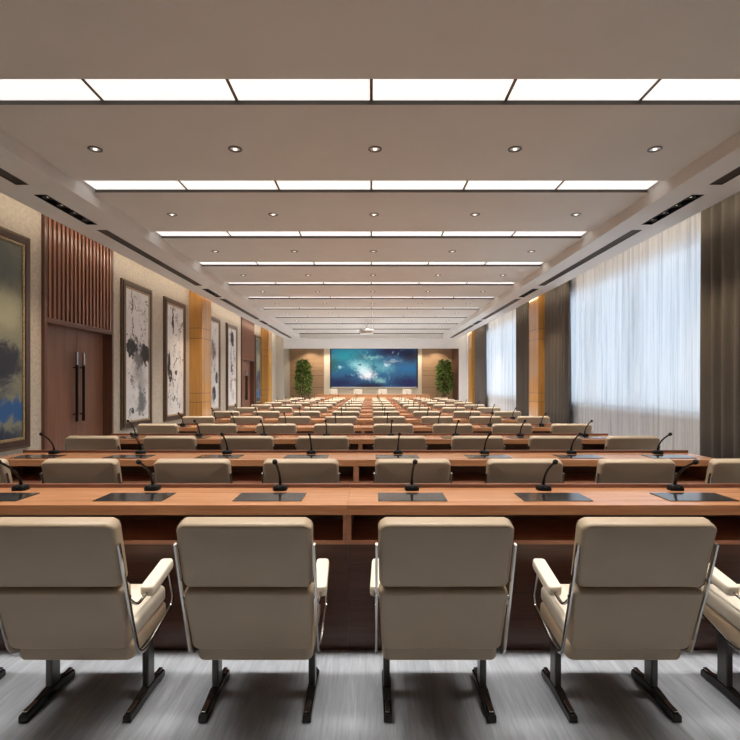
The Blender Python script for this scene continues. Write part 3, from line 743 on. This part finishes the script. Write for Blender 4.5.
SEAT = ['first from left', 'second from left', 'third from left', 'fourth from left', 'fourth from right', 'third from right', 'second from right', 'first from right']
desk = mic = pad = chair = None
rj = random.Random(11)
for r in range(NROWS):
    o = PITCH*r
    for s, side in ((-1, 'left'), (1, 'right')):
        lab = '%s-hand long wooden desk of the %s' % (side, ROWN[r])
        p = (SEAM + s*DL/2, 2.65+o, 0)
        sc_ = (1.0124 if s < 0 else 1, 1, 1)
        if s < 0: p = (SEAM - 2.865/2, 2.65+o, 0)
        if desk is None: desk = make_desk(lab); desk.location = p; desk.scale = sc_
        else: dup(desk, p, label=lab, scale=sc_)
    for k in range(-4, 4):
        if r == 0 and k in (-4, 3): continue
        sn = SEAT[k+4]
        if r == 0: sn = {-3: 'leftmost', -2: 'second from left', -1: 'third from left', 0: 'fourth from left', 1: 'second from right', 2: 'rightmost'}[k]
        cl = {(0, -3): 'cream leather chair cut off by left edge in the front row, only its foot showing',
              (0, -2): 'cream leather chair at the left edge of the front row, right armrest showing',
              (0, -1): 'whole cream leather chair left of centre in the front row',
              (0, 0): 'whole cream leather chair at the centre of the front row',
              (0, 1): 'whole cream leather chair right of centre in the front row',
              (0, 2): 'cream leather chair at the right edge, only left arm and seat showing'}.get((r, k), 'cream leather chair, %s, at the %s of desks' % (sn, ROWN[r]))
        sh = .022 if k <= -2 else 0
        p = ((.371+k)*S+sh, 2.16+o, 0)
        if chair is None: chair = make_chair(cl); chair.location = p
        else: dup(chair, p, label=cl)
        ml = 'black gooseneck microphone, %s, on the %s of desks' % (sn, ROWN[r])
        p = ((.308+k)*S+sh, 2.775+o, .75)
        if mic is None: mic = make_mic(ml); mic.location = p
        else: dup(mic, p, label=ml)
        pl = 'glossy black desk pad, %s, on the %s of desks' % (sn, ROWN[r])
        p = ((.285+k)*S+sh*1.4, 2.596+o, .75)
        if pad is None: pad = make_pad(pl); pad.location = p
        else: dup(pad, p, label=pl)

# ------------------------------------------------------------------ head table
t = thing('head_table', 'long wooden head table facing the rows below the screen', 'table', (.06, 26.5, 0))
box_obj('tabletop', M['top_wood'], (-3.0, 3.0, -.3, .3, .755, .795), t, bev=.003)
box_obj('front_panel', M['top_wood'], (-2.98, 2.98, -.28, -.255, .004, .755), t)
for x0, x1 in ((-2.98, -2.955), (2.955, 2.98)): box_obj('side_panel', M['edge_wood'], (x0, x1, -.255, .28, .002, .755), t)
box_obj('shelf', M['edge_wood'], (-2.955, 2.955, -.255, .1, .58, .6), t)
for i, x in enumerate((-2.10, -.735, .62, 1.97)):
    w = ('first from left', 'second from left', 'second from right', 'first from right')[i]
    lb = 'pale high-backed chair behind the head table, %s' % w
    if i == 0:
        hc = make_chair(lb, 'leather_pale'); hc.location = (x, 27.22, 0); hc.rotation_euler = (0, 0, PI); hc.scale = (1, 1, 1.24); hc['group'] = 'chairs behind the head table'
    else: dup(hc, (x, 27.22, 0), PI, lb)
    m = dup(mic, (x-.08, 26.42, .795), PI, 'black microphone on the head table, %s' % w, 'microphones on the head table')

# ------------------------------------------------------------------ plants
def plant(x, y_, lab, seed):
    rnd = random.Random(seed)
    t = thing('potted_tree', lab, 'potted plant', (x, y_, 0))
    bm = bmesh.new(); add_lathe(bm, [(.15, 0), (.17, .02), (.22, .38), (.235, .42), (.215, .42), (.205, .39), (.0, .37)], 28); obj('pot', bm, M['pot'], t, smooth=True, sharp=40)
    bm = bmesh.new(); add_lathe(bm, [(0, .372), (.2, .372), (.19, .392), (0, .40)], 20); obj('soil', bm, M['soil'], t)
    stems = []
    bm = bmesh.new()
    for k in range(7):
        a = k*2*PI/7+rnd.random(); r = rnd.uniform(.08, .28); top = rnd.uniform(1.6, 2.5)
        pts = []
        for i in range(8):
            f_ = i/7; rr = .05 + r*f_**1.3
            pts.append(Vector((math.cos(a+f_*.5)*rr, math.sin(a+f_*.5)*rr, .37+(top-.37)*f_)))
        add_tube(bm, pts, .015, 7, radii=[.018-.0015*i for i in range(8)]); stems.append(pts)
    obj('trunk', bm, M['bark'], t, smooth=True)
    bm = bmesh.new()
    for _ in range(1000):
        z = rnd.betavariate(1.7, 1.5); z = .75+1.88*z
        f_ = (z-.75)/1.88
        a_ = rnd.uniform(0, 2*PI)
        rad = (.10+.36*math.sin(PI*min(1, f_**.8))**.8)*(.84+.26*math.sin(f_*19+seed*2+a_)+.15*rnd.random())
        a = a_; rr = rad*math.sqrt(rnd.random())
        p = Vector((math.cos(a)*rr, math.sin(a)*rr, z))
        L = rnd.uniform(.16, .30); W = L*rnd.uniform(.15, .21)
        d = Vector((math.cos(a+rnd.uniform(-.8, .8)), math.sin(a+rnd.uniform(-.8, .8)), rnd.uniform(-.5, 1.0))).normalized()
        sd = d.cross(Vector((rnd.uniform(-1, 1), rnd.uniform(-1, 1), 1))).normalized(); up = sd.cross(d)
        e_ = p+d*L
        if math.hypot(e_.x, e_.y) > .585 or e_.z > 2.72: continue
        v = [bm.verts.new(q) for q in (p, p+d*L*.35+sd*W+up*.012, p+d*L*.75+sd*W*.7, p+d*L-up*L*.15, p+d*L*.75-sd*W*.7, p+d*L*.35-sd*W+up*.012, p+d*L*.5-up*.006)]
        for i in range(6): bm.faces.new((v[i], v[(i+1) % 6], v[6]))
    obj('foliage', bm, M['leaf'], t, smooth=False)
plant(-3.66, 26.9, 'tall leafy green potted tree in the left corner beside the screen', 3)
plant(3.93, 26.9, 'tall leafy green potted tree in the right corner beside the screen', 8)

# wall-washing downlights in the alcove lid; inner four added to brighten the end wall
for x, lab in ((-3.4, 'alcove downlight washing the panelling behind the left plant'), (-2.3, 'added unseen alcove lamp left of the screen'), (-.7, 'added unseen alcove lamp above the left half of the screen'), (1.0, 'added unseen alcove lamp above the right half of the screen'), (2.5, 'added unseen alcove lamp right of the screen'), (3.6, 'alcove downlight washing the panelling behind the right plant')):
    t = thing('downlight', lab, 'downlight', (x, 27.40, 3.55), 0, 'alcove downlights')
    bm = bmesh.new(); add_lathe(bm, [(.06, -.001), (.06, -.006), (.045, -.008), (.04, -.001)], 20); obj('trim_ring', bm, M['alu'], t, smooth=True)
    spot_light(t, 'lamp_beam', (0, 0, -.03), 110, .03, (1, .85, .66), 120)

# ------------------------------------------------------------------ daylight
w = bpy.data.worlds.new('daylight'); scn.world = w; w.use_nodes = True
bg = w.node_tree.nodes['Background']; bg.inputs[0].default_value = (.78, .88, 1.0, 1); bg.inputs[1].default_value = 2.05

# ------------------------------------------------------------------ camera
cam = bpy.data.cameras.new('camera'); co = bpy.data.objects.new('camera', cam); COL.objects.link(co)
co.location = (0, 0, H); co.rotation_euler = (PI/2, 0, 0)
cam.sensor_width = 36; cam.lens = F/740*36
cam.shift_x = -1.3/740; cam.shift_y = 14/740; cam.clip_end = 100
scn.camera = co
scn.view_settings.view_transform = 'Standard'; scn.view_settings.look = 'None'
scn.view_settings.gamma = 1; scn.view_settings.exposure = -0.1; scn.view_settings.use_curve_mapping = False
scn.cycles.use_denoising = True
scn.cycles.max_bounces = 10; scn.cycles.diffuse_bounces = 5; scn.cycles.transparent_max_bounces = 12
scn.cycles.sample_clamp_indirect = 6
